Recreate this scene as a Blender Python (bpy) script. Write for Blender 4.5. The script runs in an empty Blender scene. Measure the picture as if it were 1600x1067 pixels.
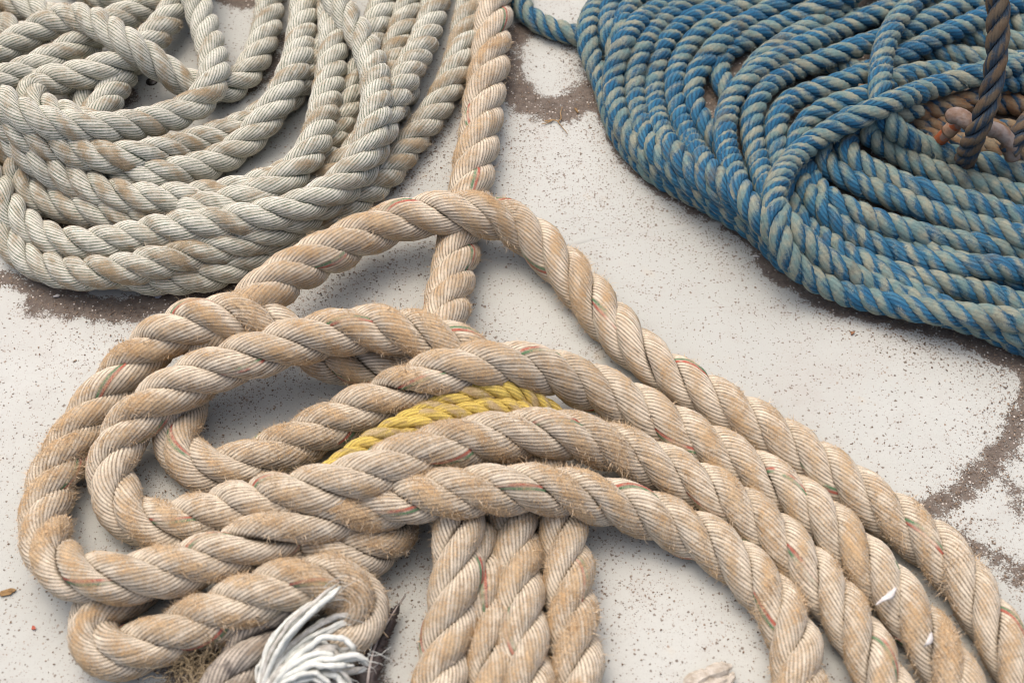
import bpy, math, random
import numpy as np
from mathutils import Vector

random.seed(7)
rng = np.random.default_rng(11)
R_ = math.radians
scene = bpy.context.scene
C = scene.collection

# ------------------------------------------------------------------ camera, sky, sun, exposure
PITCH = R_(53.0)
DIST = 1.42
CAM = np.array([0.0, -DIST * math.cos(PITCH), DIST * math.sin(PITCH)])
FWD = -CAM / np.linalg.norm(CAM)
RIGHT = np.array([1.0, 0.0, 0.0])
UP = np.cross(RIGHT, FWD)
FPX = 50.0 / 36.0 * 1600.0

cam_data = bpy.data.cameras.new('camera')
cam_data.lens = 50.0
cam_data.sensor_width = 36.0
cam_data.clip_start = 0.02
cam_data.clip_end = 60.0
cam_data.dof.use_dof = True
cam_data.dof.focus_distance = 1.43
cam_data.dof.aperture_fstop = 5.0
cam = bpy.data.objects.new('camera', cam_data)
C.objects.link(cam)
cam.location = CAM
cam.rotation_euler = Vector(FWD).to_track_quat('-Z', 'Y').to_euler()
scene.camera = cam

SUN_EL, SUN_AZ = R_(73.0), R_(-38.0)       # azimuth measured from +Y (into the picture) towards +X
world = bpy.data.worlds.new('World')
scene.world = world
world.use_nodes = True
wn = world.node_tree
for n in list(wn.nodes):
    wn.nodes.remove(n)
sky = wn.nodes.new('ShaderNodeTexSky')
sky.sky_type = 'NISHITA'
sky.sun_disc = False
sky.sun_elevation = SUN_EL
sky.sun_rotation = SUN_AZ
sky.air_density = 0.65
sky.dust_density = 6.5
sky.ozone_density = 0.3
bg = wn.nodes.new('ShaderNodeBackground')
bg.inputs['Strength'].default_value = 0.15
wo = wn.nodes.new('ShaderNodeOutputWorld')
wn.links.new(sky.outputs['Color'], bg.inputs['Color'])
wn.links.new(bg.outputs['Background'], wo.inputs['Surface'])

sun_data = bpy.data.lights.new('sun', 'SUN')
sun_data.energy = 0.6
sun_data.angle = R_(90.0)
sun_data.color = (1.0, 0.975, 0.92)
sun = bpy.data.objects.new('sun', sun_data)
C.objects.link(sun)
sd = Vector((math.sin(SUN_AZ) * math.cos(SUN_EL), math.cos(SUN_AZ) * math.cos(SUN_EL), math.sin(SUN_EL)))
sun.rotation_euler = sd.to_track_quat('Z', 'Y').to_euler()
sun.location = sd * 8

scene.view_settings.view_transform = 'Standard'
scene.view_settings.look = 'None'
scene.view_settings.gamma = 1.0
scene.view_settings.exposure = 0.70
scene.view_settings.use_curve_mapping = False
scene.cycles.use_denoising = True
scene.cycles.denoising_input_passes = 'RGB_ALBEDO_NORMAL'
scene.cycles.denoising_prefilter = 'ACCURATE'
scene.cycles.filter_width = 0.85
scene.cycles.max_bounces = 10
scene.cycles.diffuse_bounces = 8

# ------------------------------------------------------------------ helpers
def unproject(px, py, z):
    px = np.asarray(px, float); py = np.asarray(py, float); z = np.asarray(z, float)
    d = (RIGHT[None] * ((px - 800.0) / FPX)[:, None] + UP[None] * ((533.5 - py) / FPX)[:, None] + FWD[None])
    t = (z - CAM[2]) / d[:, 2]
    return CAM[None] + d * t[:, None]

def at(px, py, z=0.0):
    return unproject([px], [py], [z])[0]

def mesh_np(name, verts, quads=None, tris=None, ngons=None, smooth=True, attrs=None):
    me = bpy.data.meshes.new(name)
    verts = np.asarray(verts, np.float32)
    idx, start, tot = [], [], []
    off = 0
    for arr in (quads, tris):
        if arr is not None and len(arr):
            arr = np.asarray(arr, np.int32)
            k = arr.shape[1]
            idx.append(arr.ravel())
            start.append(off + np.arange(len(arr)) * k)
            tot.append(np.full(len(arr), k))
            off += arr.size
    for g in (ngons or []):
        g = np.asarray(g, np.int32)
        idx.append(g); start.append(np.array([off])); tot.append(np.array([len(g)])); off += len(g)
    idx = np.concatenate(idx).astype(np.int32); start = np.concatenate(start).astype(np.int32); tot = np.concatenate(tot).astype(np.int32)
    me.vertices.add(len(verts)); me.vertices.foreach_set('co', verts.ravel())
    me.loops.add(len(idx)); me.loops.foreach_set('vertex_index', idx)
    me.polygons.add(len(start)); me.polygons.foreach_set('loop_start', start); me.polygons.foreach_set('loop_total', tot)
    me.polygons.foreach_set('use_smooth', np.full(len(start), smooth, dtype=bool))
    for an, data in (attrs or {}).items():
        data = np.asarray(data, np.float32)
        if data.ndim == 1:
            a = me.attributes.new(an, 'FLOAT', 'POINT'); a.data.foreach_set('value', data)
        else:
            a = me.attributes.new(an, 'FLOAT_COLOR', 'POINT'); a.data.foreach_set('color', data.ravel())
    me.update(calc_edges=True)
    return me

def obj(name, me, mat, parent=None):
    o = bpy.data.objects.new(name, me)
    C.objects.link(o)
    if mat is not None:
        me.materials.append(mat)
    if parent is not None:
        o.parent = parent
    return o

def tag(o, label=None, cat=None, group=None, kind=None):
    if label: o['label'] = label
    if cat: o['category'] = cat
    if group: o['group'] = group
    if kind: o['kind'] = kind
    return o

def thing(name, label, cat, loc, group=None):
    o = bpy.data.objects.new(name, None)
    o.empty_display_size = 0.02
    C.objects.link(o)
    o.location = [float(v) for v in loc]
    return tag(o, label, cat, group)

def catmull(P, per=12):
    """dense centripetal-ish Catmull-Rom through the rows of P (any number of columns)"""
    P = np.asarray(P, float)
    Q = np.vstack([2 * P[0] - P[1], P, 2 * P[-1] - P[-2]])
    out = []
    t = np.linspace(0, 1, per, endpoint=False)[:, None]
    for i in range(1, len(Q) - 2):
        p0, p1, p2, p3 = Q[i - 1], Q[i], Q[i + 1], Q[i + 2]
        out.append(0.5 * ((2 * p1) + (-p0 + p2) * t + (2 * p0 - 5 * p1 + 4 * p2 - p3) * t ** 2 + (-p0 + 3 * p1 - 3 * p2 + p3) * t ** 3))
    out.append(P[-1:])
    return np.vstack(out)

def resample(P, step, cols=2):
    d = np.linalg.norm(np.diff(P[:, :cols], axis=0), axis=1)
    s = np.concatenate([[0], np.cumsum(d)])
    n = max(3, int(round(s[-1] / step)) + 1)
    si = np.linspace(0, s[-1], n)
    return np.stack([np.interp(si, s, P[:, k]) for k in range(P.shape[1])], 1)

def smooth1(A, it, w=0.5):
    A = A.copy()
    for _ in range(it):
        A[1:-1] = A[1:-1] * (1 - w) + 0.5 * w * (A[:-2] + A[2:])
    return A

def wobble(n, cells, amp, dim=1):
    """smooth random signal along n samples"""
    m = max(3, int(cells) + 2)
    k = rng.normal(0, 1, (m, dim))
    x = np.linspace(0, m - 1.001, n)
    i = x.astype(int); f = (x - i)[:, None]; f = f * f * (3 - 2 * f)
    return amp * (k[i] * (1 - f) + k[np.minimum(i + 1, m - 1)] * f)

def frames(P):
    T = np.gradient(P, axis=0)
    T /= np.linalg.norm(T, axis=1)[:, None]
    n0 = np.cross(T[0], [0.3, 0.2, 1.0]); n0 /= np.linalg.norm(n0)
    N = np.zeros_like(P); N[0] = n0
    for i in range(1, len(P)):
        v = N[i - 1] - T[i] * np.dot(N[i - 1], T[i])
        N[i] = v / np.linalg.norm(v)
    return T, N, np.cross(T, N)

def ring_quads(n, m):
    i = np.arange(n - 1)[:, None]; k = np.arange(m)[None]
    k2 = (k + 1) % m
    return np.stack([i * m + k, i * m + k2, (i + 1) * m + k2, (i + 1) * m + k], -1).reshape(-1, 4)

# ------------------------------------------------------------------ materials
def new_mat(name):
    m = bpy.data.materials.new(name)
    m.use_nodes = True
    nt = m.node_tree
    for n in list(nt.nodes):
        nt.nodes.remove(n)
    out = nt.nodes.new('ShaderNodeOutputMaterial')
    b = nt.nodes.new('ShaderNodeBsdfPrincipled')
    nt.links.new(b.outputs['BSDF'], out.inputs['Surface'])
    return m, nt, b

class NT:
    def __init__(self, nt):
        self.nt = nt
    def n(self, t, **kw):
        x = self.nt.nodes.new(t)
        for k, v in kw.items():
            setattr(x, k, v)
        return x
    def l(self, a, b):
        self.nt.links.new(a, b)
    def put(self, sock, v):
        if hasattr(v, 'is_output') or isinstance(v, bpy.types.NodeSocket):
            self.l(v, sock)
        else:
            sock.default_value = v
    def math(self, op, a, b=None, c=None, clamp=False):
        x = self.n('ShaderNodeMath', operation=op, use_clamp=clamp)
        self.put(x.inputs[0], a)
        if b is not None: self.put(x.inputs[1], b)
        if c is not None: self.put(x.inputs[2], c)
        return x.outputs[0]
    def ss(self, v, lo, hi, a=0.0, b=1.0):
        x = self.n('ShaderNodeMapRange', interpolation_type='SMOOTHSTEP')
        self.put(x.inputs[0], v)
        for i, q in enumerate((lo, hi, a, b)):
            self.put(x.inputs[1 + i], q)
        return x.outputs[0]
    def mix(self, f, a, b, blend='MIX'):
        x = self.n('ShaderNodeMix', data_type='RGBA', blend_type=blend)
        self.put(x.inputs[0], f)
        for s, v in ((x.inputs[6], a), (x.inputs[7], b)):
            if isinstance(v, tuple): v = (*v[:3], 1.0)
            self.put(s, v)
        return x.outputs[2]
    def noise(self, vec, scale, detail=3.0, rough=0.55, dist=0.0):
        x = self.n('ShaderNodeTexNoise')
        self.l(vec, x.inputs['Vector'])
        x.inputs['Scale'].default_value = scale; x.inputs['Detail'].default_value = detail
        x.inputs['Roughness'].default_value = rough; x.inputs['Distortion'].default_value = dist
        return x.outputs['Fac']
    def attr(self, name):
        x = self.n('ShaderNodeAttribute', attribute_name=name)
        return x
    def pos(self):
        return self.n('ShaderNodeNewGeometry').outputs['Position']

def rope_material(name, clean, clean2, worn, worn2, groove, wear_lo, wear_hi, patch_scale, groove_amt=0.5, marks=True, grime=None, grime_lo=0.57, crest_w=0.55, fine=900.0, amps=(1.3, 1.0, 1.1, 0.38)):
    m, nt, b = new_mat(name)
    q = NT(nt)
    P = q.pos()
    a = q.attr('rp')
    sep = q.n('ShaderNodeSeparateColor'); q.l(a.outputs['Color'], sep.inputs[0])
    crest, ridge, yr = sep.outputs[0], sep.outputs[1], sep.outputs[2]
    mk = a.outputs['Alpha']
    big = q.noise(P, patch_scale, 3.0, 0.6)
    patch = q.attr('wear').outputs['Fac']
    mid = q.noise(P, patch_scale * 4.5, 3.0, 0.65)
    small = q.noise(P, fine, 2.0, 0.6)
    hairy = q.noise(P, fine * 0.62, 4.0, 0.75, 1.2)
    # worn, dirtied crests against cleaner flanks
    w = q.math('MULTIPLY', crest, crest_w)
    w = q.math('ADD', w, q.math('MULTIPLY', q.math('SUBTRACT', patch, 0.5), amps[0]))
    w = q.math('ADD', w, q.math('MULTIPLY', q.math('SUBTRACT', mid, 0.5), amps[1]))
    w = q.math('ADD', w, q.math('MULTIPLY', q.math('SUBTRACT', small, 0.5), amps[2]))
    w = q.math('ADD', w, q.math('MULTIPLY', q.math('SUBTRACT', yr, 0.5), amps[3]))
    w = q.math('ADD', w, q.math('MULTIPLY', q.math('SUBTRACT', hairy, 0.5), amps[2] * 1.6))
    wear = q.ss(w, wear_lo, wear_hi)
    cl = q.mix(yr, clean, clean2)
    wr = q.mix(q.ss(q.noise(P, patch_scale * 2.2, 3.0), 0.35, 0.65), worn, worn2)
    col = q.mix(wear, cl, wr)
    # dirt and algae lodged between the yarns
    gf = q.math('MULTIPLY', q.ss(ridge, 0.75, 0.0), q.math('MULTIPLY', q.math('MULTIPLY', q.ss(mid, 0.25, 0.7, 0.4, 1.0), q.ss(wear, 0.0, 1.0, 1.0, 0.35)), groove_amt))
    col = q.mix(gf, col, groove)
    # groove colour deepens towards the seams between the strands
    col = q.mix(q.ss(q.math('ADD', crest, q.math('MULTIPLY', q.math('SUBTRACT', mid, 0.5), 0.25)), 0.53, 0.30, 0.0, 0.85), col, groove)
    if grime is not None:
        g2 = q.ss(q.noise(P, patch_scale * 0.6, 4.0, 0.7), grime_lo, grime_lo + 0.13, 0.0, 0.62 if grime_lo > 0.5 else 0.85)
        col = q.mix(g2, col, grime)
    if marks:
        red = q.ss(mk, -0.35, -0.6); grn = q.ss(mk, 0.35, 0.6)
        keep = q.math('MULTIPLY', q.math('SUBTRACT', 1.0, q.math('MULTIPLY', wear, 0.8)), q.ss(big, 0.40, 0.52, 0.1, 0.9))
        col = q.mix(q.math('MULTIPLY', red, keep), col, (0.42, 0.085, 0.055))
        col = q.mix(q.math('MULTIPLY', grn, keep), col, (0.06, 0.19, 0.08))
    # fibre-to-fibre tone
    col = q.mix(1.0, col, q.mix(q.ss(hairy, 0.3, 0.7), (0.72, 0.72, 0.72), (1.22, 1.22, 1.22)), 'MULTIPLY')
    q.l(col, b.inputs['Base Color'])
    b.inputs['Roughness'].default_value = 0.85
    b.inputs['Specular IOR Level'].default_value = 0.25
    h = q.math('ADD', q.math('MULTIPLY', small, q.ss(wear, 0.0, 1.0, 0.35, 1.0)), q.math('MULTIPLY', q.noise(P, fine * 2.4, 2.0), 0.5))
    bp = q.n('ShaderNodeBump'); bp.inputs['Strength'].default_value = 0.8; bp.inputs['Distance'].default_value = 0.0013
    q.l(h, bp.inputs['Height']); q.l(bp.outputs['Normal'], b.inputs['Normal'])
    return m

def fuzz_material(name, c1, c2):
    m, nt, b = new_mat(name)
    q = NT(nt)
    a = q.attr('hr')
    q.l(q.mix(a.outputs['Fac'], c1, c2), b.inputs['Base Color'])
    b.inputs['Roughness'].default_value = 0.8
    b.inputs['Specular IOR Level'].default_value = 0.2
    return m

def plain_material(name, c1, c2, scale=200.0, rough=0.8, bump=0.3, dist=0.001, spec=0.3, metallic=0.0, lo=0.35, hi=0.65):
    m, nt, b = new_mat(name)
    q = NT(nt)
    P = q.pos()
    f = q.noise(P, scale, 4.0, 0.6)
    q.l(q.mix(q.ss(f, lo, hi), c1, c2), b.inputs['Base Color'])
    b.inputs['Roughness'].default_value = rough
    b.inputs['Specular IOR Level'].default_value = spec
    b.inputs['Metallic'].default_value = metallic
    bp = q.n('ShaderNodeBump'); bp.inputs['Strength'].default_value = bump; bp.inputs['Distance'].default_value = dist
    q.l(q.noise(P, scale * 4, 3.0), bp.inputs['Height']); q.l(bp.outputs['Normal'], b.inputs['Normal'])
    return m

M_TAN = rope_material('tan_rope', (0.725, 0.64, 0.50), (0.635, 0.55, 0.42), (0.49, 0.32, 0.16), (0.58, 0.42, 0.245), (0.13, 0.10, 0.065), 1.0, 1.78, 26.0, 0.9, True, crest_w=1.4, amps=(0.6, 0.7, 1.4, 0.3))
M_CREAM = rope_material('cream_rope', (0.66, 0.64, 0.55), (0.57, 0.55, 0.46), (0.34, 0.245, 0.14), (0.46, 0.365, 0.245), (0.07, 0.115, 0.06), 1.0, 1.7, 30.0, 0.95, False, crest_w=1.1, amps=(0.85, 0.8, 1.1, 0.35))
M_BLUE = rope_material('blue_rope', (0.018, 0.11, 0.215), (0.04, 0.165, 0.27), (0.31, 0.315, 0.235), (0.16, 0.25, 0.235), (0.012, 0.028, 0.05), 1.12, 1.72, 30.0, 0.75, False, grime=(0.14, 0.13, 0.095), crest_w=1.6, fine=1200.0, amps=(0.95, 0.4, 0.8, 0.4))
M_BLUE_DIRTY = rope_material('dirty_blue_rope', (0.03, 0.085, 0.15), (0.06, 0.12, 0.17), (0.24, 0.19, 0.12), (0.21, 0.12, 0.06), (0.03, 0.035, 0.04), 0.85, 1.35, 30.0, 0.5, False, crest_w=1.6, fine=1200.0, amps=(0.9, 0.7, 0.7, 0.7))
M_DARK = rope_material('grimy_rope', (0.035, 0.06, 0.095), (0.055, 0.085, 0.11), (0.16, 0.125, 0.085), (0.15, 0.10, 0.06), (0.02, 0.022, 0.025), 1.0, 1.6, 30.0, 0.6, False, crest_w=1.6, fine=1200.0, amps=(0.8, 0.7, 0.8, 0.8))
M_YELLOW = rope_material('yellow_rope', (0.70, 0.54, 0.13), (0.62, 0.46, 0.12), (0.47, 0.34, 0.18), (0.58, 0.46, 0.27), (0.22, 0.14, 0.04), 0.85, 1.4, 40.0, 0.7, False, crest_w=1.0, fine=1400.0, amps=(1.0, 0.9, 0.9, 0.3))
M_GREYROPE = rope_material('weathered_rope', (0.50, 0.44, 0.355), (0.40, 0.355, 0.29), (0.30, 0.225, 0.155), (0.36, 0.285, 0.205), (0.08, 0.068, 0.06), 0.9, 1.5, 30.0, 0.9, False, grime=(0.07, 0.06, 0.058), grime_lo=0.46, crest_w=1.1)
M_CORE = plain_material('rope_core', (0.20, 0.15, 0.09), (0.12, 0.10, 0.07), 300.0)
M_CORE_BLUE = plain_material('blue_rope_core', (0.03, 0.06, 0.10), (0.06, 0.06, 0.05), 300.0)
M_FZ_TAN = fuzz_material('tan_fibre', (0.46, 0.31, 0.16), (0.70, 0.58, 0.42))
M_FZ_CREAM = fuzz_material('cream_fibre', (0.34, 0.25, 0.14), (0.62, 0.55, 0.43))
M_FZ_BLUE = fuzz_material('blue_fibre', (0.09, 0.20, 0.24), (0.36, 0.36, 0.27))
M_FZ_BDIRTY = fuzz_material('dirty_blue_fibre', (0.26, 0.18, 0.10), (0.15, 0.22, 0.25))
M_FZ_YEL = fuzz_material('yellow_fibre', (0.5, 0.36, 0.10), (0.48, 0.35, 0.18))

# ------------------------------------------------------------------ rope centrelines
# every path: pixels of the photograph's 1600 x 1067 frame traced back to the deck, plus a stacking order (third value)
D_TAN, D_CREAM, D_BLUE, D_DARK, D_YEL = 0.0468, 0.0355, 0.0262, 0.0232, 0.0205
PATHS = []
def path(kind, layer, pts, soil=None):
    out = []
    cur = layer
    for p in pts:
        if len(p) == 3: cur = p[2]
        out.append((p[0], p[1], cur))
    PATHS.append(dict(kind=kind, pts=out, soil=soil))

# -- tan hawser
path('tan', 1.2, [(779, -60), (772, 10), (765, 90), (755, 170), (742, 250), (732, 310), (718, 372), (706, 432), (697, 490), (692, 545), (697, 620), (706, 700), (715, 770), (718, 815), (716, 890), (706, 965), (695, 1030), (683, 1100)])
path('tan', 2.6, [(1625, 1120), (1594, 1046), (1562, 1000), (1524, 930), (1474, 868), (1412, 820), (1334, 765), (1225, 690), (1115, 627), (1040, 582), (1000, 553), (962, 516), (926, 470), (885, 420), (840, 378), (800, 344), (752, 333, 3.4), (725, 332), (648, 335), (584, 358), (522, 391), (453, 425), (405, 458, 1.6), (360, 510, 1.0), (318, 575, 1.0), (286, 632, 1.0), (272, 685), (288, 730), (330, 745), (390, 730, 3.0), (445, 702), (510, 668), (580, 632), (665, 592), (745, 568), (840, 573), (915, 598), (985, 635), (1069, 682), (1175, 734), (1272, 797), (1381, 909), (1462, 1009), (1510, 1090)])
path('tan', 1.1, [(908, 1120), (902, 1040), (892, 967), (888, 897), (876, 812), (848, 720), (800, 625), (760, 570), (715, 543, 2.2), (660, 522), (600, 512), (520, 520), (430, 543), (340, 573), (255, 615), (195, 672), (167, 735), (185, 795), (225, 826), (275, 824), (325, 806), (375, 790), (430, 778), (490, 770, 4.0), (550, 755), (612, 728), (685, 699), (745, 685), (805, 677), (880, 676), (950, 695), (1010, 720), (1085, 757), (1172, 807), (1250, 870), (1292, 920), (1350, 1002), (1395, 1095)])
path('tan', 1.0, [(830, 1120), (824, 1040), (815, 967), (809, 897), (803, 812), (790, 740), (756, 660), (700, 603), (640, 583), (575, 578), (515, 562), (462, 533), (415, 506), (365, 492, 2.0), (308, 500), (250, 528), (195, 580), (148, 640), (103, 705), (75, 770), (64, 830), (82, 880), (125, 905), (190, 908), (260, 895), (328, 870), (398, 845), (483, 815), (575, 792, 3.6), (665, 776), (760, 766), (850, 764), (950, 782), (1037, 810), (1105, 843), (1165, 885), (1213, 935), (1243, 988), (1251, 1046), (1248, 1120)])
path('tan', 1.4, [(300, 880), (225, 905), (165, 935), (133, 978), (140, 1022), (185, 1030), (250, 1000), (320, 965), (390, 935), (460, 908), (520, 902), (568, 918), (585, 948), (565, 985), (525, 1010)])
path('tan', 1.3, [(410, 845), (470, 862), (530, 868), (585, 868), (618, 848), (624, 808), (612, 765), (590, 720)])
path('tan', 0.2, [(745, 840), (752, 890), (757, 940), (764, 1000), (772, 1110)])
# -- cream coil
path('cream', 6.0, [(301, -60), (304, 0), (320, 42), (333, 84), (338, 118), (327, 152), (292, 174), (239, 191), (183, 200), (125, 202), (75, 196), (32, 180), (0, 158), (-50, 115)])
path('cream', 5.0, [(-60, 110), (-20, 92), (14, 73), (56, 49), (95, 27), (127, 24), (158, 40), (197, 68), (247, 104), (295, 134), (343, 147), (374, 131), (396, 105), (414, 60), (422, 10), (425, -50)])
path('cream', 4.0, [(305, -40), (285, -8), (270, 20), (249, 50), (222, 78), (190, 98), (150, 113), (105, 122), (62, 126), (38, 140), (44, 160), (84, 177), (130, 192), (180, 215)])
path('cream', 2.0, [(212, 85), (196, 112), (181, 138), (160, 168), (142, 205)])
path('cream', 3.0, [(330, -40), (275, -10), (235, 8), (190, 25), (155, 47), (120, 74), (78, 98), (28, 118), (-15, 134), (-70, 155)])
path('cream', 3.2, [(-70, -8), (-25, 0), (20, 5), (58, 16), (100, 42), (130, 70, 1.0), (155, 105, 0.8), (165, 150, 0.5), (170, 200, 0.5)])
path('cream', 2.0, [(90, -50), (125, -18), (165, 0), (215, -8), (270, -40)])
path('cream', 1.0, [(-60, 20), (-10, 35), (40, 60), (85, 88), (120, 120), (140, 165), (150, 215)])
path('cream', 3.6, [(481, -60), (477, 0), (472, 47), (465, 94), (450, 134), (428, 172), (398, 212), (360, 243), (310, 265), (255, 277), (210, 275, 2.0), (150, 263, 1.4), (90, 240, 0.8)])
path('cream', 2.4, [(520, 60), (485, 112), (440, 162), (400, 190), (360, 207), (309, 224), (253, 240), (197, 247), (127, 243), (60, 222), (15, 195), (-20, 170), (-70, 130)])
path('cream', 3.0, [(505, -40), (512, -5), (517, 25), (521, 62), (519, 103), (512, 140), (504, 185), (494, 223), (476, 255), (450, 282), (410, 306), (350, 322), (290, 332)])
path('cream', 5.2, [(505, -60), (519, -12), (529, 12), (550, 37), (569, 64), (581, 95), (588, 131), (589, 175), (582, 214), (563, 253), (535, 286), (490, 315), (430, 333), (366, 344), (309, 353), (255, 361), (205, 371), (155, 380), (112, 383), (72, 373), (38, 353), (16, 330), (-2, 300), (-25, 265), (-60, 225)])
path('cream', 2.0, [(620, -60), (605, -12), (597, 18), (583, 50), (567, 90), (553, 140), (535, 193), (505, 240), (460, 270), (408, 291), (366, 302), (300, 311), (240, 314), (170, 303), (120, 287), (75, 265), (40, 240), (12, 205), (-20, 170)])
path('cream', 1.2, [(655, -60), (645, -12), (637, 18), (626, 53), (613, 95), (600, 140), (588, 185), (560, 237), (510, 282), (440, 312), (350, 332), (260, 343), (200, 341), (150, 333), (95, 322), (50, 308), (24, 287), (20, 262), (40, 238), (80, 222)])
path('cream', 2.0, [(690, -60), (683, -12), (675, 31), (660, 72), (642, 104), (626, 134), (612, 165), (598, 205), (578, 250), (545, 290), (500, 325), (450, 352), (400, 372), (351, 387), (295, 400), (239, 414), (183, 424), (127, 429), (79, 423), (42, 406), (14, 380), (-5, 345), (-20, 300)])
path('cream', 1.0, [(745, -60), (737, -12), (728, 41), (719, 87), (703, 131), (686, 166), (662, 196), (640, 227), (616, 259), (588, 290), (553, 316), (512, 341), (470, 362), (437, 379), (395, 404), (350, 424), (300, 435), (250, 437), (195, 428), (140, 410)])
path('cream', 0.5, [(640, 130), (590, 210), (530, 262), (450, 300), (340, 318), (220, 325), (110, 300), (30, 250), (-60, 190)])
# -- blue coil
path('blue', 1.0, [(812, -60), (811, 0), (824, 26), (850, 40), (878, 51), (905, 57), (940, 66), (985, 85)])
path('blue', 1.4, [(1010, -40), (965, -16), (937, 3), (921, 26), (916, 52), (919, 78), (929, 103), (942, 132), (952, 170), (966, 205), (990, 240), (1020, 268), (1060, 292), (1110, 318), (1165, 350)])
path('blue', 1.6, [(985, -40), (962, -8), (950, 22), (950, 48), (958, 75), (972, 105)])
path('blue', 1.6, [(1030, -40), (995, -5), (977, 20), (968, 48), (975, 85)])
path('blue', 2.4, [(1130, -50), (1090, -20), (1050, 4), (1013, 22), (988, 45), (971, 70), (961, 98), (957, 127), (960, 163), (971, 194), (988, 222), (1011, 247), (1039, 270), (1072, 292), (1105, 311), (1145, 334), (1190, 368), (1230, 412), (1290, 440)])
path('blue', 2.7, [(1170, -45), (1120, -18), (1075, 6), (1035, 34), (1006, 68), (992, 98), (988, 127), (990, 157), (998, 188), (1012, 219), (1032, 247), (1058, 272), (1090, 294), (1130, 318), (1180, 350), (1220, 390)])
path('blue', 3.0, [(1220, -50), (1165, -10), (1117, 13), (1077, 31), (1050, 53), (1031, 79), (1022, 107), (1019, 135), (1022, 163), (1028, 197), (1044, 227), (1063, 254), (1090, 279), (1130, 305), (1180, 335), (1230, 370)])
path('blue', 3.3, [(1260, -50), (1215, -20), (1174, 5), (1146, 19), (1112, 38), (1084, 62), (1063, 91), (1052, 118), (1051, 146), (1057, 177), (1070, 208), (1087, 239), (1108, 267), (1135, 293), (1175, 325), (1230, 355)])
path('blue', 4.2, [(1310, -50), (1270, -22), (1236, -2), (1206, 14), (1178, 30), (1150, 46), (1125, 66), (1104, 91), (1086, 118), (1080, 143), (1085, 169), (1098, 193), (1115, 215), (1136, 242), (1170, 280), (1210, 315)])
path('blue', 3.6, [(1400, -40), (1345, -15), (1296, 4), (1268, 16), (1234, 32), (1192, 51), (1155, 69), (1128, 86), (1118, 104), (1124, 124), (1141, 148), (1165, 178), (1195, 215)])
path('blue', 2.0, [(1330, 0), (1290, 30), (1245, 55), (1205, 80), (1180, 100), (1168, 125), (1175, 160)])
path('blue', 1.5, [(1260, 45), (1225, 75), (1200, 105), (1178, 140)])
path('blue', 4.6, [(1500, -50), (1450, -14), (1403, 8), (1361, 26), (1319, 43), (1277, 62), (1234, 82), (1192, 103), (1160, 130), (1138, 165), (1131, 202), (1135, 239), (1147, 274), (1160, 305), (1182, 336), (1210, 368), (1250, 398), (1300, 420)])
path('blue', 4.8, [(1620, -45), (1560, -12), (1516, 5), (1473, 22), (1431, 41), (1400, 53), (1361, 66), (1319, 82), (1277, 98), (1236, 112), (1203, 130), (1182, 157), (1173, 191), (1176, 225), (1186, 260), (1198, 296), (1222, 340), (1265, 385), (1320, 425), (1400, 460), (1480, 492), (1560, 515), (1640, 535)])
path('blue', 4.5, [(1660, -15), (1600, 5), (1545, 24), (1502, 42), (1460, 61), (1426, 79), (1400, 94), (1358, 112), (1319, 127), (1277, 140), (1241, 152), (1219, 170), (1210, 202), (1213, 239), (1220, 285), (1233, 325), (1250, 347), (1275, 369), (1303, 387), (1334, 406), (1366, 425), (1397, 441), (1428, 456), (1475, 481), (1522, 503), (1569, 525), (1610, 541), (1680, 568)])
path('blue', 8.0, [(1640, 90), (1585, 103), (1541, 113), (1502, 124), (1459, 138), (1417, 152), (1375, 169), (1333, 187), (1291, 208), (1257, 231), (1233, 254), (1217, 280), (1209, 305), (1208, 332), (1213, 362), (1225, 394), (1247, 421), (1278, 441), (1314, 456), (1356, 469), (1397, 478), (1444, 486), (1500, 492), (1580, 500), (1660, 515)], soil=0.18)
path('blue', 7.0, [(1470, -50), (1445, -15), (1424, 9), (1398, 37), (1383, 67), (1377, 96), (1375, 124), (1374, 152), (1377, 172), (1386, 193), (1409, 209), (1433, 223), (1465, 238), (1502, 248), (1544, 257), (1586, 267), (1660, 290)], soil=0.12)
path('blue', 3.8, [(1365, 148), (1325, 158), (1285, 170), (1257, 190), (1243, 222), (1240, 258), (1250, 292), (1272, 319), (1303, 347), (1334, 369), (1372, 385), (1412, 400), (1459, 411), (1506, 415), (1553, 417), (1600, 425), (1670, 440)])
path('blue', 2.6, [(1330, 400), (1380, 422), (1434, 437), (1475, 444), (1522, 453), (1569, 468), (1610, 481), (1680, 500)])
path('blue', 3.4, [(1310, 175), (1278, 200), (1258, 232), (1258, 265), (1275, 295), (1302, 316), (1334, 331), (1372, 347), (1412, 359), (1459, 372), (1506, 381), (1553, 387), (1610, 395), (1680, 410)])
path('blue', 4.4, [(1400, 165), (1340, 180), (1292, 205), (1276, 232), (1290, 258), (1319, 277), (1356, 293), (1397, 309), (1437, 325), (1475, 337), (1516, 350), (1553, 359), (1610, 374), (1680, 392)])
path('blue', 3.6, [(1380, 190), (1330, 205), (1315, 225), (1330, 248), (1381, 276), (1428, 294), (1475, 306), (1522, 317), (1569, 331), (1610, 346), (1680, 370)])
path('blue', 5.0, [(1430, 170), (1380, 182), (1348, 198), (1354, 213), (1381, 226), (1403, 241), (1431, 257), (1465, 270), (1503, 280), (1553, 294), (1610, 311), (1680, 332)], soil=0.35)
path('bluedirty', 3.0, [(1440, 215), (1473, 221), (1516, 228), (1558, 236), (1610, 248), (1680, 262)])
path('blue', 1.0, [(1300, 235), (1350, 262), (1420, 292), (1500, 320), (1600, 355), (1680, 380)])
path('blue', 1.0, [(1300, 330), (1380, 372), (1470, 402), (1560, 432), (1680, 460)])
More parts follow.
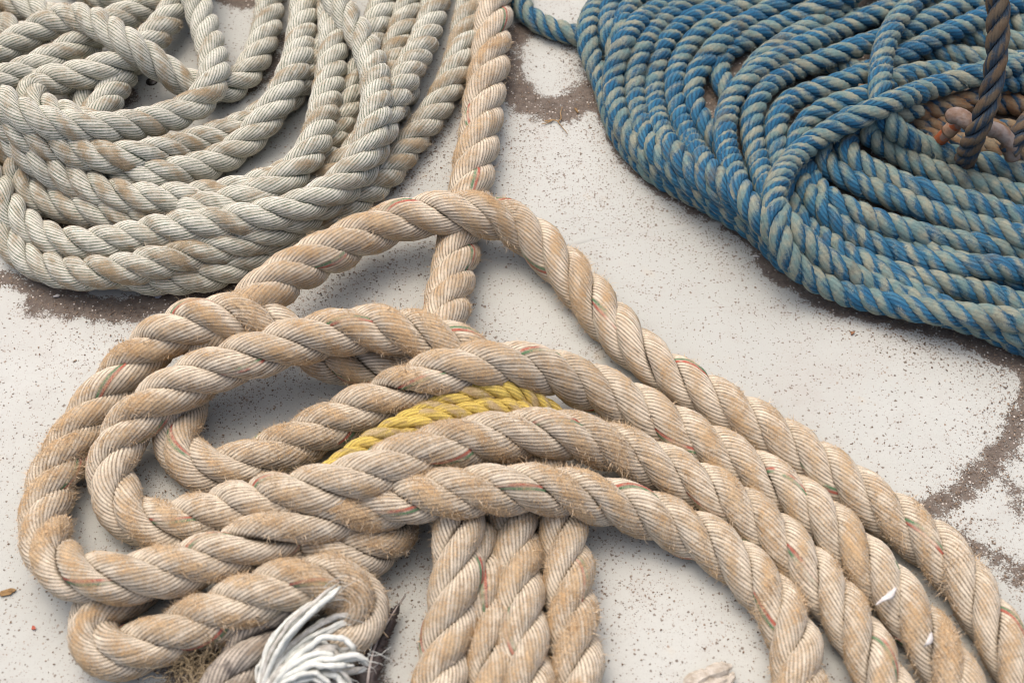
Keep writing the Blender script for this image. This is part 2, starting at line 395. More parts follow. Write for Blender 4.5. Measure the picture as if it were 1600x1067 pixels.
path('blue', 2.2, [(1400, 70), (1430, 75), (1468, 82), (1510, 90), (1544, 94), (1600, 97), (1680, 105)])
path('blue', 2.6, [(1380, 135), (1405, 122), (1445, 112), (1487, 113), (1530, 122), (1600, 130), (1680, 140)])
path('bluedirty', 1.6, [(1340, 150), (1400, 148), (1451, 158), (1502, 160), (1544, 160), (1610, 168), (1680, 178)])
path('bluedirty', 2.4, [(1270, 150), (1330, 158), (1405, 178), (1459, 172), (1510, 160), (1560, 140), (1610, 115), (1680, 90)])
path('blue', 1.2, [(1440, 45), (1500, 55), (1560, 62), (1620, 70), (1680, 80)])
path('blue', 1.8, [(1500, 10), (1560, 28), (1610, 45), (1680, 60)])
path('blue', 1.0, [(1250, 90), (1320, 105), (1400, 130), (1460, 140)])
path('bluedirty', 1.0, [(1330, 140), (1370, 190), (1440, 200), (1600, 205), (1680, 215)])
path('blue', 1.0, [(1250, 10), (1320, 30), (1400, 20), (1500, -20)])
# -- yellow line squeezed between the hawser's lengths
path('yellow', 3.3, [(445, 790), (480, 764, 3.6), (505, 744, 4.3), (540, 716), (585, 686), (632, 660), (672, 640), (718, 620), (768, 607), (815, 616), (848, 636, 3.0), (885, 665, 2.0), (910, 700, 1.5)])
path('yellow', 3.2, [(470, 800), (515, 758, 3.6), (545, 728), (580, 706, 4.2), (625, 680), (660, 655, 4.6), (690, 650), (742, 640), (790, 634), (828, 648, 3.0), (860, 675, 2.0), (880, 705, 1.5)])
# -- weathered frayed rope
path('grey', 0.6, [(500, 915), (455, 950), (410, 990), (370, 1035), (345, 1090), (330, 1150)])

RAD = dict(tan=D_TAN / 2, cream=D_CREAM / 2, blue=D_BLUE / 2, bluedirty=D_BLUE / 2, yellow=D_YEL / 2, grey=0.023)

# -- settle: ropes keep their line of sight, rest on the deck and on each other in the stacking order
for p in PATHS:
    r = RAD[p['kind']]
    d = catmull(p['pts'], 14)
    d = resample(d, 13.0 if p['kind'] in ('tan', 'cream', 'grey') else 9.0)
    d[:, :2] = smooth1(d[:, :2], 3)
    p['d'] = d; p['r'] = r

def settle(paths, iters=150):
    n = [len(p['d']) for p in paths]
    pid = np.repeat(np.arange(len(paths)), n)
    idx = np.concatenate([np.arange(k) for k in n])
    D = np.vstack([p['d'] for p in paths])
    rr = np.concatenate([np.full(len(p['d']), p['r']) for p in paths])
    lay = D[:, 2] + pid * 1e-4
    z = rr + 0.004 * D[:, 2]
    ends = np.cumsum([0] + n)
    CAP = rr + np.where(rr > 0.02, 0.058, np.where(rr > 0.015, 0.078, 0.060))
    for it in range(iters):
        P = unproject(D[:, 0], D[:, 1], z)
        if it % 6 == 0:
            I, J = [], []
            for a in range(0, len(D), 400):
                q = P[a:a + 400]
                dd = (q[:, None, 0] - P[None, :, 0]) ** 2 + (q[:, None, 1] - P[None, :, 1]) ** 2
                lim = ((rr[a:a + 400, None] + rr[None]) * 1.15) ** 2
                near = (dd < lim) & (lay[a:a + 400, None] > lay[None])
                same = (pid[a:a + 400, None] == pid[None]) & (np.abs(idx[a:a + 400, None] - idx[None]) < 14)
                i, j = np.nonzero(near & ~same)
                I.append(i + a); J.append(j)
            I = np.concatenate(I); J = np.concatenate(J)
            TT = np.zeros_like(P)
            for k in range(len(paths)):
                g_ = np.gradient(P[ends[k]:ends[k + 1], :2], axis=0)
                TT[ends[k]:ends[k + 1], :2] = g_ / (np.linalg.norm(g_, axis=1)[:, None] + 1e-9)
            par = np.abs(np.sum(TT[I] * TT[J], 1))
            soft = np.interp(par, [0.0, 0.75, 0.95, 1.0], [0.86, 0.82, 0.68, 0.66])
        dx = P[I, 0] - P[J, 0]; dy = P[I, 1] - P[J, 1]
        S = soft * (rr[I] + rr[J])
        g = np.sqrt(np.maximum(S * S - dx * dx - dy * dy, 0))
        v = np.where(g > 0, z[J] + g - z[I], 0)
        v = np.maximum(v, 0)
        up = np.zeros(len(z)); dn = np.zeros(len(z))
        np.maximum.at(up, I, v); np.maximum.at(dn, J, v)
        z = z + 0.55 * up - 0.18 * dn - 0.0006
        for k in range(len(paths)):
            s = z[ends[k]:ends[k + 1]]
            z[ends[k]:ends[k + 1]] = smooth1(s, 7 if rr[ends[k]] > 0.02 else 3, 0.55)
        z = np.clip(z, rr * 0.97, CAP)
    for k, p in enumerate(paths):
        p['z'] = smooth1(z[ends[k]:ends[k + 1]], 4)
        P3 = unproject(p['d'][:, 0], p['d'][:, 1], p['z'])
        ext = {'tan': 0.20, 'grey': 0.2, 'cream': 0.10, 'blue': 0.08, 'bluedirty': 0.08}.get(p['kind'], 0.0)
        for end in (0, -1):
            u, v = p['d'][end, :2]
            if ext and (u < -5 or u > 1605 or v < -5 or v > 1070):
                a, b = (P3[0], P3[5]) if end == 0 else (P3[-1], P3[-6])
                d = a - b; d[2] = 0; d /= np.linalg.norm(d)
                t = np.arange(1, int(ext / 0.008) + 1)[:, None] * 0.008
                E = a[None] + d[None] * t
                E[:, 2] = p['r'] + (a[2] - p['r']) * np.exp(-(t[:, 0] / (0.05 + a[2] - p['r'])) ** 2)
                P3 = np.vstack([E[::-1], P3]) if end == 0 else np.vstack([P3, E])
        p['P'] = P3
settle(PATHS)

# ------------------------------------------------------------------ rope builder
def rope_geometry(P, r, pitch_f, steps, nyarn, twist, base, mark=False, rvar=0.05, soil=0.0, skew=0.0):
    """three laid strands round a centreline; returns list of (verts, quads, caps, attr) and data for the loose fibres"""
    P = resample(P, r * 0.6, 3)
    P = smooth1(P, 4)
    P = np.stack([np.interp(np.linspace(0, 1, len(P) * 6), np.linspace(0, 1, len(P)), P[:, k]) for k in range(3)], 1)
    P = smooth1(P, 20)
    pitch = 2 * r * pitch_f
    P = resample(P, pitch / steps, 3)
    n = len(P)
    L = n * pitch / steps
    P = P + wobble(n, L / (r * 5), r * 0.025, 3)
    T, N, B = frames(P)
    th = 2 * math.pi * np.arange(n) / steps + wobble(n, L / (pitch * 1.2), 0.22)[:, 0] + rng.uniform(0, 6.28)
    out = []
    m = nyarn * 2
    rel = P - CAM
    dep = rel @ FWD
    uu = 800 + FPX * (rel @ RIGHT) / dep; vv = 533.5 - FPX * (rel @ UP) / dep
    near = (uu > -70) & (uu < 1670) & (vv > -70) & (vv < 1140)
    near[0] = near[-1] = True
    keep = np.nonzero(near | (np.arange(n) % 2 == 0))[0]
    inframe = near[keep]
    for k in range(3):
        rs = r * 0.49 * (1 + wobble(n, L / (pitch * 0.6), rvar)[:, 0])
        a = r * 0.548
        t = th + 2 * math.pi * k / 3 + wobble(n, L / pitch, 0.06)[:, 0]
        er = np.cos(t)[:, None] * N + np.sin(t)[:, None] * B
        cen = P + a * er
        tt = np.gradient(cen, axis=0); tt /= np.linalg.norm(tt, axis=1)[:, None]
        er = er - tt * np.sum(er * tt, 1)[:, None]; er /= np.linalg.norm(er, axis=1)[:, None]
        eb = np.cross(tt, er)
        ls = np.concatenate([[0], np.cumsum(np.linalg.norm(np.diff(cen, axis=0), axis=1))])
        ph = 2 * math.pi * np.arange(m)[None] / m - (twist * ls / (r * 0.478))[:, None] + wobble(n, L / pitch * 2, 0.09)[:, 0][:, None]
        yj = rng.normal(0, 0.022, nyarn)
        ridge = np.zeros(m); ridge[1::2] = 1.0
        prof = np.where(ridge > 0, 1.03, 0.915)
        prof = prof + np.repeat(yj, 2)
        rad = rs[:, None] * prof[None] * (1 + 0.02 * rng.normal(0, 1, (n, m)))
        cph = np.cos(ph); sph = np.sin(ph)
        V = cen[:, None] + rad[..., None] * (cph[..., None] * er[:, None] * 0.94 + sph[..., None] * eb[:, None] * 1.07)
        yr = np.repeat(rng.uniform(0, 1, nyarn), 2)
        mk = np.zeros(m)
        if mark and k == 0:
            mk[3] = -1.3; mk[5] = 1.3; mk[2] = -0.3
        gn = max(4, int(L / (pitch * 0.22)) + 2)
        G = rng.random((gn, 7))
        xs = np.linspace(0, gn - 1.001, n); xi = xs.astype(int); xf = (xs - xi)[:, None]; xf = xf * xf * (3 - 2 * xf)
        ys = (np.mod(ph, 2 * math.pi) / (2 * math.pi)) * 7; yi = ys.astype(int) % 7; yf = ys - np.floor(ys); yf = yf * yf * (3 - 2 * yf)
        X0, X1 = xi[:, None], np.minimum(xi + 1, gn - 1)[:, None]
        wear = (G[X0, yi] * (1 - yf) + G[X0, (yi + 1) % 7] * yf) * (1 - xf) + (G[X1, yi] * (1 - yf) + G[X1, (yi + 1) % 7] * yf) * xf
        wear = wear + soil + 0.18 * wobble(n, L / (pitch * 2.5), 1.0) + skew * sph
        att = np.zeros((n, m, 4), np.float32)
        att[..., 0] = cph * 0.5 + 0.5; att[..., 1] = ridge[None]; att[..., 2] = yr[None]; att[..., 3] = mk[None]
        nor = cph[..., None] * er[:, None] + sph[..., None] * eb[:, None]
        V, nor, tt, cph, att, wear = (a_[keep] for a_ in (V, nor, tt, cph, att, wear))
        out.append(dict(V=V, nor=nor, tan=tt, crest=cph, att=att, n=len(keep), m=m, wear=wear))
    core = None
    kk = 6
    ang = 2 * math.pi * np.arange(kk) / kk
    st = max(1, steps // 6)
    Pc, Nc, Bc = P[::st], N[::st], B[::st]
    core = (Pc[:, None] + r * 0.3 * (np.cos(ang)[None, :, None] * Nc[:, None] + np.sin(ang)[None, :, None] * Bc[:, None]))
    for q_ in out: q_['near'] = inframe
    return out, core, L * max(0.05, float(np.mean(near)))

def fibres(strands, count, lmin, lmax, wid, base):
    """short broken fibres standing off the worn crests of the strands, tapered blades"""
    n = strands[0]['n']; m = strands[0]['m']
    c0 = count * 9
    k = rng.integers(0, 3, c0); i = rng.integers(0, n - 1, c0); j = rng.integers(0, m, c0)
    V = np.stack([s['V'] for s in strands]); NO = np.stack([s['nor'] for s in strands]); TA = np.stack([s['tan'] for s in strands]); CR = np.stack([s['crest'] for s in strands]); WE = np.stack([s['wear'] for s in strands])
    no = NO[k, i, j]
    # ragged spots along the line
    rag = wobble(n, n / 9.0, 0.5)[:, 0][i]
    pr = (np.clip(CR[k, i, j] + 0.25, 0, 1) ** 0.7) * np.clip(0.14 + 1.3 * (WE[k, i, j] - 0.5) + 0.45 * rag, 0.06, 1.0)
    ok = (rng.random(c0) < pr) & (no[:, 2] > -0.45) & strands[0]['near'][i]
    k, i, j = k[ok][:count], i[ok][:count], j[ok][:count]
    rag = rag[ok][:count]
    f = rng.random(len(k))[:, None]
    p = V[k, i, j] * (1 - f) + V[k, i + 1, j] * f
    no = NO[k, i, j]; ta = TA[k, i]
    c = len(p)
    ln = lmin + (lmax - lmin) * rng.random(c) ** 3.5 * np.clip(0.75 + rag * 0.5, 0.4, 1.6)
    d = no * rng.uniform(0.25, 1.1, c)[:, None] + ta * rng.normal(0, 0.6, c)[:, None] + rng.normal(0, 0.38, (c, 3))
    d /= np.linalg.norm(d, axis=1)[:, None]
    side = np.cross(d, rng.normal(0, 1, (c, 3))); side /= np.linalg.norm(side, axis=1)[:, None]
    w = (wid * rng.uniform(0.6, 1.3, c))[:, None]
    p0 = p - no * 0.0007
    p1 = p0 + d * ln[:, None]
    verts = np.stack([p0 - side * w, p0 + side * w, p1], 1)
    hr = np.repeat(rng.random(c), 3)
    tris = np.arange(c * 3).reshape(-1, 3)
    # one in six is long enough to bend over
    L2 = np.nonzero(rng.random(c) < 0.16)[0]
    d2 = d[L2] + rng.normal(0, 0.55, (len(L2), 3)) + np.array([0, 0, -0.3]); d2 /= np.linalg.norm(d2, axis=1)[:, None]
    q1 = p1[L2]; q0 = q1 - d[L2] * (ln[L2] * 0.3)[:, None]; q2 = q1 + d2 * (ln[L2] * 0.9)[:, None]
    v2 = np.stack([q0 - side[L2] * w[L2] * 0.45, q0 + side[L2] * w[L2] * 0.45, q2], 1).reshape(-1, 3)
    verts = np.vstack([verts.reshape(-1, 3), v2]) - base
    hr = np.concatenate([hr, np.repeat(hr[::3][L2], 3)])
    tris = np.arange(len(verts)).reshape(-1, 3)
    return mesh_np('loose_fibre', verts, tris=tris, attrs={'hr': hr})

SPEC = dict(
    tan=dict(pitch=2.65, steps=36, ny=18, tw=1.12, mat=M_TAN, core=M_CORE, fz=M_FZ_TAN, dens=32000, l=(0.0015, 0.009), w=0.00032, mark=True),
    cream=dict(pitch=2.45, steps=32, ny=15, tw=1.12, mat=M_CREAM, core=M_CORE, fz=M_FZ_CREAM, dens=24000, l=(0.0013, 0.007), w=0.00027, mark=False),
    blue=dict(pitch=2.05, steps=21, ny=8, tw=0.95, mat=M_BLUE, skew=0.42, core=M_CORE_BLUE, fz=M_FZ_BLUE, dens=22000, l=(0.0012, 0.0055), w=0.00026, mark=False),
    bluedirty=dict(pitch=2.05, steps=21, ny=8, tw=0.95, mat=M_BLUE_DIRTY, core=M_CORE_BLUE, fz=M_FZ_BDIRTY, dens=16000, l=(0.0016, 0.005), w=0.00028, mark=False),
    dark=dict(pitch=2.9, steps=26, ny=10, tw=0.9, mat=M_DARK, core=M_CORE_BLUE, fz=M_FZ_BDIRTY, dens=7000, l=(0.0012, 0.0035), w=0.00022, mark=False),
    yellow=dict(pitch=2.7, steps=26, ny=9, tw=0.8, mat=M_YELLOW, core=M_CORE, fz=M_FZ_YEL, dens=16000, l=(0.0016, 0.006), w=0.00024, mark=False),
    grey=dict(pitch=3.0, steps=34, ny=18, tw=0.8, mat=M_GREYROPE, core=M_CORE, fz=M_FZ_CREAM, dens=16000, l=(0.002, 0.007), w=0.00024, mark=False),
)

def build_turn(root, P, kind, r, name='rope_turn', dens=1.0, soil=0.0):
    base = np.array(root.location)
    s = SPEC[kind]
    st, core, L = rope_geometry(P, r, s['pitch'], s['steps'], s['ny'], s['tw'], base, s['mark'], soil=soil, skew=s.get('skew', 0.0))
    cn, ck = core.shape[:2]
    turn = obj(name, mesh_np(name, core.reshape(-1, 3) - base, quads=ring_quads(cn, ck), ngons=[np.arange(ck)[::-1], (cn - 1) * ck + np.arange(ck)]), s['core'], root)
    for q in st:
        n, m = q['n'], q['m']
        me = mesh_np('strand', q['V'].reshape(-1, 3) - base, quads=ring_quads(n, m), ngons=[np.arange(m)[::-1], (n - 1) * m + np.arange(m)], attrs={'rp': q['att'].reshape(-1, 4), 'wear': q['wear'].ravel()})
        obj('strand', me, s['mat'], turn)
    cnt = int(L * s['dens'] * dens)
    f = obj('loose_fibre', fibres(st, max(cnt, 20), s['l'][0], s['l'][1], s['w'], base), s['fz'], turn)
    tag(f, kind='stuff')
    return turn, st

# ------------------------------------------------------------------ the deck
def dist_poly(X, Y, pts):
    Q = unproject([p[0] for p in pts], [p[1] for p in pts], [0.0] * len(pts))[:, :2]
    best = np.full(X.shape, 9.0)
    for a, b in zip(Q[:-1], Q[1:]):
        d = b - a
        t = np.clip(((X - a[0]) * d[0] + (Y - a[1]) * d[1]) / (d @ d + 1e-12), 0, 1)
        best = np.minimum(best, np.hypot(X - a[0] - t * d[0], Y - a[1] - t * d[1]))
    return best

PX = 0.00064      # metres of deck per photograph pixel, roughly
STAINS_SHADE = [  # polyline, half width in pixels, strength
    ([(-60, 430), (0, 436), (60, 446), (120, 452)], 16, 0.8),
    ([(65, 472), (120, 478), (180, 484), (250, 472), (310, 462), (380, 452), (440, 440)], 19, 1.0),
    ([(790, 60), (782, 100), (800, 140), (835, 165), (880, 170), (920, 150), (940, 115)], 24, 1.0),
    ([(800, 55), (835, 42), (880, 50), (915, 70), (945, 105)], 20, 0.9),
    ([(925, 60), (940, 130), (955, 190), (985, 245), (1035, 292), (1090, 318), (1150, 345), (1190, 378), (1212, 420), (1250, 448), (1310, 474), (1400, 496), (1480, 512), (1550, 545), (1620, 575)], 16, 1.0),
    ([(1000, 100), (1150, 130), (1200, 95), (1300, 150), (1400, 180), (1480, 205), (1600, 200)], 75, 1.0),
    ([(1300, 300), (1450, 380), (1620, 430)], 60, 1.0),
    ([(1080, 30), (1250, 20), (1420, 40), (1680, 40)], 90, 1.0),
    ([(1280, 110), (1450, 110), (1680, 120)], 110, 1.0),
    ([(1200, 200), (1300, 240), (1450, 260), (1680, 300)], 110, 1.0),
    ([(1630, 560), (1608, 610), (1588, 660), (1565, 705), (1530, 742), (1490, 772), (1440, 800)], 15, 0.85),
    ([(1425, 805), (1470, 832), (1520, 862), (1570, 885), (1640, 910)], 17, 0.7),
    ([(1590, 690), (1575, 750), (1600, 800)], 12, 0.4),
    ([(340, -10), (385, 5), (430, 0)], 16, 0.8),
    ([(352, 158), (395, 138), (418, 118), (440, 60)], 12, 0.7),
    ([(-20, 230), (10, 300), (40, 345), (100, 350)], 30, 1.0),  # shade painted between the cream turns, with some dirt
    ([(150, 150), (190, 150), (100, 100), (20, 60)], 22, 0.8),  # dark fill behind the upper left cream turns
    ([(1100, 325), (1130, 352), (1160, 352)], 10, 0.7),
    ([(690, 165), (660, 215), (620, 270), (590, 300)], 12, 0.45),
    ([(545, 1030), (575, 1050), (560, 1090)], 22, 0.8),
    ([(300, 1040), (330, 1070), (400, 1090)], 30, 1.0),
]
SPECKS = [  # where grit gathers
    ([(760, 20), (740, 120), (700, 190), (640, 270), (590, 310)], 55, 1.0),
    ([(800, 200), (860, 270), (950, 300), (1050, 330)], 120, 0.6),
    ([(900, 60), (950, 200), (1060, 310), (1190, 390), (1260, 455), (1400, 505), (1600, 575)], 60, 1.0),
    ([(430, 480), (520, 440), (640, 390), (700, 380)], 40, 0.8),
    ([(560, 460), (650, 440)], 60, 0.4),
    ([(300, 640), (380, 610), (460, 570)], 50, 0.8),
    ([(230, 740), (250, 770), (330, 770)], 30, 0.6),
    ([(620, 940), (660, 850), (640, 1000)], 40, 0.5),
    ([(900, 820), (960, 880), (1000, 930)], 70, 0.55),
    ([(1120, 960), (1180, 1000)], 60, 0.35),
    ([(1440, 800), (1550, 720), (1600, 600)], 45, 0.8),
    ([(1440, 800), (1600, 900)], 50, 0.8),
    ([(740, 480), (780, 520), (850, 560)], 50, 0.5),
    ([(130, 560), (220, 500), (330, 480)], 60, 0.4),
    ([(880, 520), (940, 560)], 40, 0.5),
    ([(850, 370), (900, 400)], 40, 0.5),
]
def dirt_shade_fields(X, Y):
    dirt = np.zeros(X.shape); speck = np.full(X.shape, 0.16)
    for pts, w, s in STAINS_SHADE:
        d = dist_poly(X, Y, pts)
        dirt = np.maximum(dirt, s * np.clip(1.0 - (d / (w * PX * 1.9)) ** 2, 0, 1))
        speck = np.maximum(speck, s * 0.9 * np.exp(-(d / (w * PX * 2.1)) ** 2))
    for pts, w, s in SPECKS:
        d = dist_poly(X, Y, pts)
        speck = np.maximum(speck, s * np.exp(-(d / (w * PX)) ** 2))
    return dirt, speck

def axis_coords(lo, hi, step, far):
    mid = np.arange(lo, hi + step, step)
    a = lo - np.geomspace(0.02, far, 14)[::-1]; b = hi + np.geomspace(0.02, far, 14)
    return np.concatenate([a, mid, b])
gx = axis_coords(-0.85, 0.85, 0.0065, 12.0)
gy = axis_coords(-0.52, 0.80, 0.0065, 12.0)
GX, GY = np.meshgrid(gx, gy)
dirt, speck = dirt_shade_fields(GX, GY)
GZ = 0.0012 * np.sin(GX * 7.3 + 0.5) * np.cos(GY * 5.1) - 0.0012
ny_, nx_ = GX.shape
ii, jj = np.meshgrid(np.arange(ny_ - 1), np.arange(nx_ - 1), indexing='ij')
gq = np.stack([ii * nx_ + jj, ii * nx_ + jj + 1, (ii + 1) * nx_ + jj + 1, (ii + 1) * nx_ + jj], -1).reshape(-1, 4)

def deck_material():
    m, nt, b = new_mat('painted_deck')
    q = NT(nt)
    P = q.pos()
    dirt = q.attr('dirt').outputs['Fac']; speck = q.attr('speck').outputs['Fac']
    n1 = q.noise(P, 5.0, 5.0, 0.6); n2 = q.noise(P, 38.0, 5.0, 0.65); n3 = q.noise(P, 160.0, 4.0, 0.7); n4 = q.noise(P, 600.0, 3.0, 0.6)
    n0 = q.noise(P, 2.2, 6.0, 0.65, 0.6)
    col = q.mix(q.ss(n0, 0.3, 0.7), (0.375, 0.385, 0.352), (0.43, 0.44, 0.405))
    col = q.mix(q.ss(n2, 0.48, 0.75, 0.0, 0.30), col, (0.34, 0.315, 0.28))
    col = q.mix(q.ss(n3, 0.6, 0.8, 0.0, 0.25), col, (0.30, 0.27, 0.24))
    col = q.mix(q.ss(n1, 0.5, 0.75, 0.0, 0.28), col, (0.35, 0.325, 0.285))
    # scuffs and hairline cracks
    mp = q.n('ShaderNodeMapping'); mp.inputs['Rotation'].default_value = (0, 0, 0.6); mp.inputs['Scale'].default_value = (6.0, 70.0, 1.0); q.l(P, mp.inputs['Vector'])
    col = q.mix(q.ss(q.noise(mp.outputs[0], 1.0, 5.0, 0.7, 1.5), 0.60, 0.72, 0.0, 0.22), col, (0.30, 0.275, 0.24))
    # yellowish rust weeps
    col = q.mix(q.math('MULTIPLY', q.ss(q.noise(P, 16.0, 4.0, 0.6), 0.62, 0.75), 0.22), col, (0.50, 0.36, 0.17))
    col = q.mix(q.ss(n4, 0.56, 0.72, 0.0, 0.30), col, (0.24, 0.21, 0.18))
    # fine specks of grit, denser where dirt gathers
    for sc, thr, amt in ((310.0, 0.36, 0.85), (560.0, 0.40, 0.75), (190.0, 0.26, 0.85)):
        v = q.n('ShaderNodeTexVoronoi', feature='F1'); v.inputs['Scale'].default_value = sc; v.inputs['Randomness'].default_value = 1.0
        nz = q.n('ShaderNodeVectorMath', operation='ADD')
        q.l(P, nz.inputs[0])
        nn = q.n('ShaderNodeTexNoise'); nn.inputs['Scale'].default_value = sc * 1.6; q.l(P, nn.inputs['Vector'])
        sc_ = q.n('ShaderNodeVectorMath', operation='SCALE'); q.l(nn.outputs['Color'], sc_.inputs[0]); sc_.inputs['Scale'].default_value = 0.9 / sc
        q.l(sc_.outputs[0], nz.inputs[1])
        q.l(nz.outputs[0], v.inputs['Vector'])
        s2 = q.n('ShaderNodeSeparateColor'); q.l(v.outputs['Color'], s2.inputs[0])
        dens = q.math('MULTIPLY', q.math('ADD', q.math('MULTIPLY', speck, 0.78), 0.12), q.ss(n2, 0.25, 0.7, 0.35, 1.25))
        live = q.ss(q.math('SUBTRACT', dens, s2.outputs[0]), -0.02, 0.03)
        size = q.math('MULTIPLY', q.math('ADD', s2.outputs[1], 0.35), thr)
        dot = q.ss(v.outputs['Distance'], size, q.math('MULTIPLY', size, 0.6))
        f = q.math('MULTIPLY', q.math('MULTIPLY', live, dot), amt)
        col = q.mix(f, col, q.mix(s2.outputs[2], (0.085, 0.06, 0.042), (0.26, 0.20, 0.15)))
    # packed brown dirt and the shade painted inside the cream coil, with ragged, grainy edges
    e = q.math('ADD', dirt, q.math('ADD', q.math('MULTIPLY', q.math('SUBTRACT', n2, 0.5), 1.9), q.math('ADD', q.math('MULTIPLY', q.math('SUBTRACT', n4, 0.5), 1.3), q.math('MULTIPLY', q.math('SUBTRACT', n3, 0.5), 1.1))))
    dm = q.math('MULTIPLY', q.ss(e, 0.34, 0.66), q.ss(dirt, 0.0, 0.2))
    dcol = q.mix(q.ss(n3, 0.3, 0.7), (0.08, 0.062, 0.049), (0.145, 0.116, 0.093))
    wv = q.n('ShaderNodeTexVoronoi'); wv.inputs['Scale'].default_value = 300.0; q.l(P, wv.inputs['Vector'])
    w2 = q.n('ShaderNodeSeparateColor'); q.l(wv.outputs['Color'], w2.inputs[0])
    wdot = q.math('MULTIPLY', q.ss(w2.outputs[0], 0.80, 0.84), q.ss(wv.outputs['Distance'], 0.36, 0.22))
    dcol = q.mix(wdot, dcol, (0.5, 0.46, 0.40))
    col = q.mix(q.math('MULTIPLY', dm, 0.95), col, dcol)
    q.l(col, b.inputs['Base Color'])
    q.l(q.ss(dm, 0.0, 1.0, 0.55, 0.95), b.inputs['Roughness'])
    b.inputs['Specular IOR Level'].default_value = 0.3
    # relief: brushed paint, pits, a filled seam
    h = q.math('ADD', q.math('MULTIPLY', n3, 0.5), q.math('ADD', q.math('MULTIPLY', n4, q.ss(dm, 0.0, 1.0, 0.25, 1.2)), q.math('MULTIPLY', n2, 0.6)))
    bp = q.n('ShaderNodeBump'); bp.inputs['Strength'].default_value = 0.5; bp.inputs['Distance'].default_value = 0.0012
    q.l(h, bp.inputs['Height']); q.l(bp.outputs['Normal'], b.inputs['Normal'])
    return m
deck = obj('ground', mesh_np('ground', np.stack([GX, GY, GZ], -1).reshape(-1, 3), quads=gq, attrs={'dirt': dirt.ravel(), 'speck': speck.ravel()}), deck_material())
tag(deck, kind='structure')

def tube(pts, rad, sides=8, taper=None, flat=1.0, caps=True):
    P = np.asarray(pts, float)
    T, N, B = frames(P)
    rr = np.asarray(rad if np.ndim(rad) else np.full(len(P), rad), float)
    a = 2 * math.pi * np.arange(sides) / sides
    V = P[:, None] + rr[:, None, None] * (np.cos(a)[None, :, None] * N[:, None] + flat * np.sin(a)[None, :, None] * B[:, None])
    n = len(P)
    return V.reshape(-1, 3), ring_quads(n, sides), ([np.arange(sides)[::-1], (n - 1) * sides + np.arange(sides)] if caps else None)

def tube_obj(name, pts, rad, mat, parent=None, base=None, sides=8, flat=1.0, smooth=True):
    V, Q, G = tube(pts, rad, sides, flat=flat)
    b = np.array(base) if base is not None else (np.array(parent.location) if parent is not None else np.zeros(3))
    return obj(name, mesh_np(name, V - b, quads=Q, ngons=G, smooth=smooth), mat, parent)

# paint bead over the joint between two deck plates
seam = catmull([at(870, 383, 0.0), at(930, 372, 0.0), at(1000, 362, 0.0), at(1070, 354, 0.0), at(1140, 347, 0.0), at(1240, 335, 0.0)], 10)
seam[:, 2] = -0.0066
seam = seam + wobble(len(seam), 14, 0.0006, 3) * np.array([1, 1, 0.2])
s_o = tube_obj('deck_seam', seam, 0.0064 + np.abs(wobble(len(seam), 16, 0.0007)[:, 0]), deck.data.materials[0], None, sides=20)
tag(s_o, kind='structure')

# ------------------------------------------------------------------ grit
def grit(name, count, smin, smax, mat, chooser, seed):
    g = np.random.default_rng(seed)
    u = g.uniform(-60, 1660, count * 5); v = g.uniform(-60, 1120, count * 5)
    W = unproject(u, v, np.zeros(len(u)))
    dd, ss = dirt_shade_fields(W[:, 0], W[:, 1])
    keep = g.random(len(u)) < chooser(dd, ss)
    W = W[keep][:count]
    c = len(W)
    s = smin + (smax - smin) * g.random(c) ** 3
    o = np.array([[1, 0, 0], [0, 1, 0], [-1, 0, 0], [0, -1, 0], [0, 0, 1], [0, 0, -1]], float)
    jit = o[None] * g.uniform(0.45, 1.25, (c, 6, 1)) + g.normal(0, 0.18, (c, 6, 3))
    jit[:, :, 2] *= 0.6
    an = g.uniform(0, 6.28, c)
    ca, sa = np.cos(an)[:, None], np.sin(an)[:, None]
    x = jit[..., 0] * ca - jit[..., 1] * sa; y = jit[..., 0] * sa + jit[..., 1] * ca
    V = np.stack([x, y, jit[..., 2]], -1) * s[:, None, None] + W[:, None]
    V[..., 2] += (s * 0.35)[:, None] - 0.0012
    V[:, :4, 2] = np.minimum(V[:, :4, 2], -0.0005 + 0.3 * s[:, None])
    V = V[:, :5]
    F = np.array([[0, 1, 4], [1, 2, 4], [2, 3, 4], [3, 0, 4]])
    T = (np.arange(c)[:, None, None] * 5 + F[None]).reshape(-1, 3)
    o_ = obj(name, mesh_np(name, V.reshape(-1, 3), tris=T, smooth=False), mat)
    return tag(o_, kind='stuff')
M_GRIT = plain_material('brown_grit', (0.10, 0.07, 0.05), (0.29, 0.215, 0.15), 260.0, 0.95)
M_GRIT2 = plain_material('pale_grit', (0.40, 0.36, 0.31), (0.62, 0.59, 0.55), 300.0, 0.9)
grit('brown_grit', 42000, 0.00035, 0.0014, M_GRIT, lambda d, s: 0.025 + 0.6 * s * s + 0.25 * d, 3)
grit('pale_grit', 3500, 0.0004, 0.0015, M_GRIT2, lambda d, s: 0.5 * d + 0.05 * s, 5)

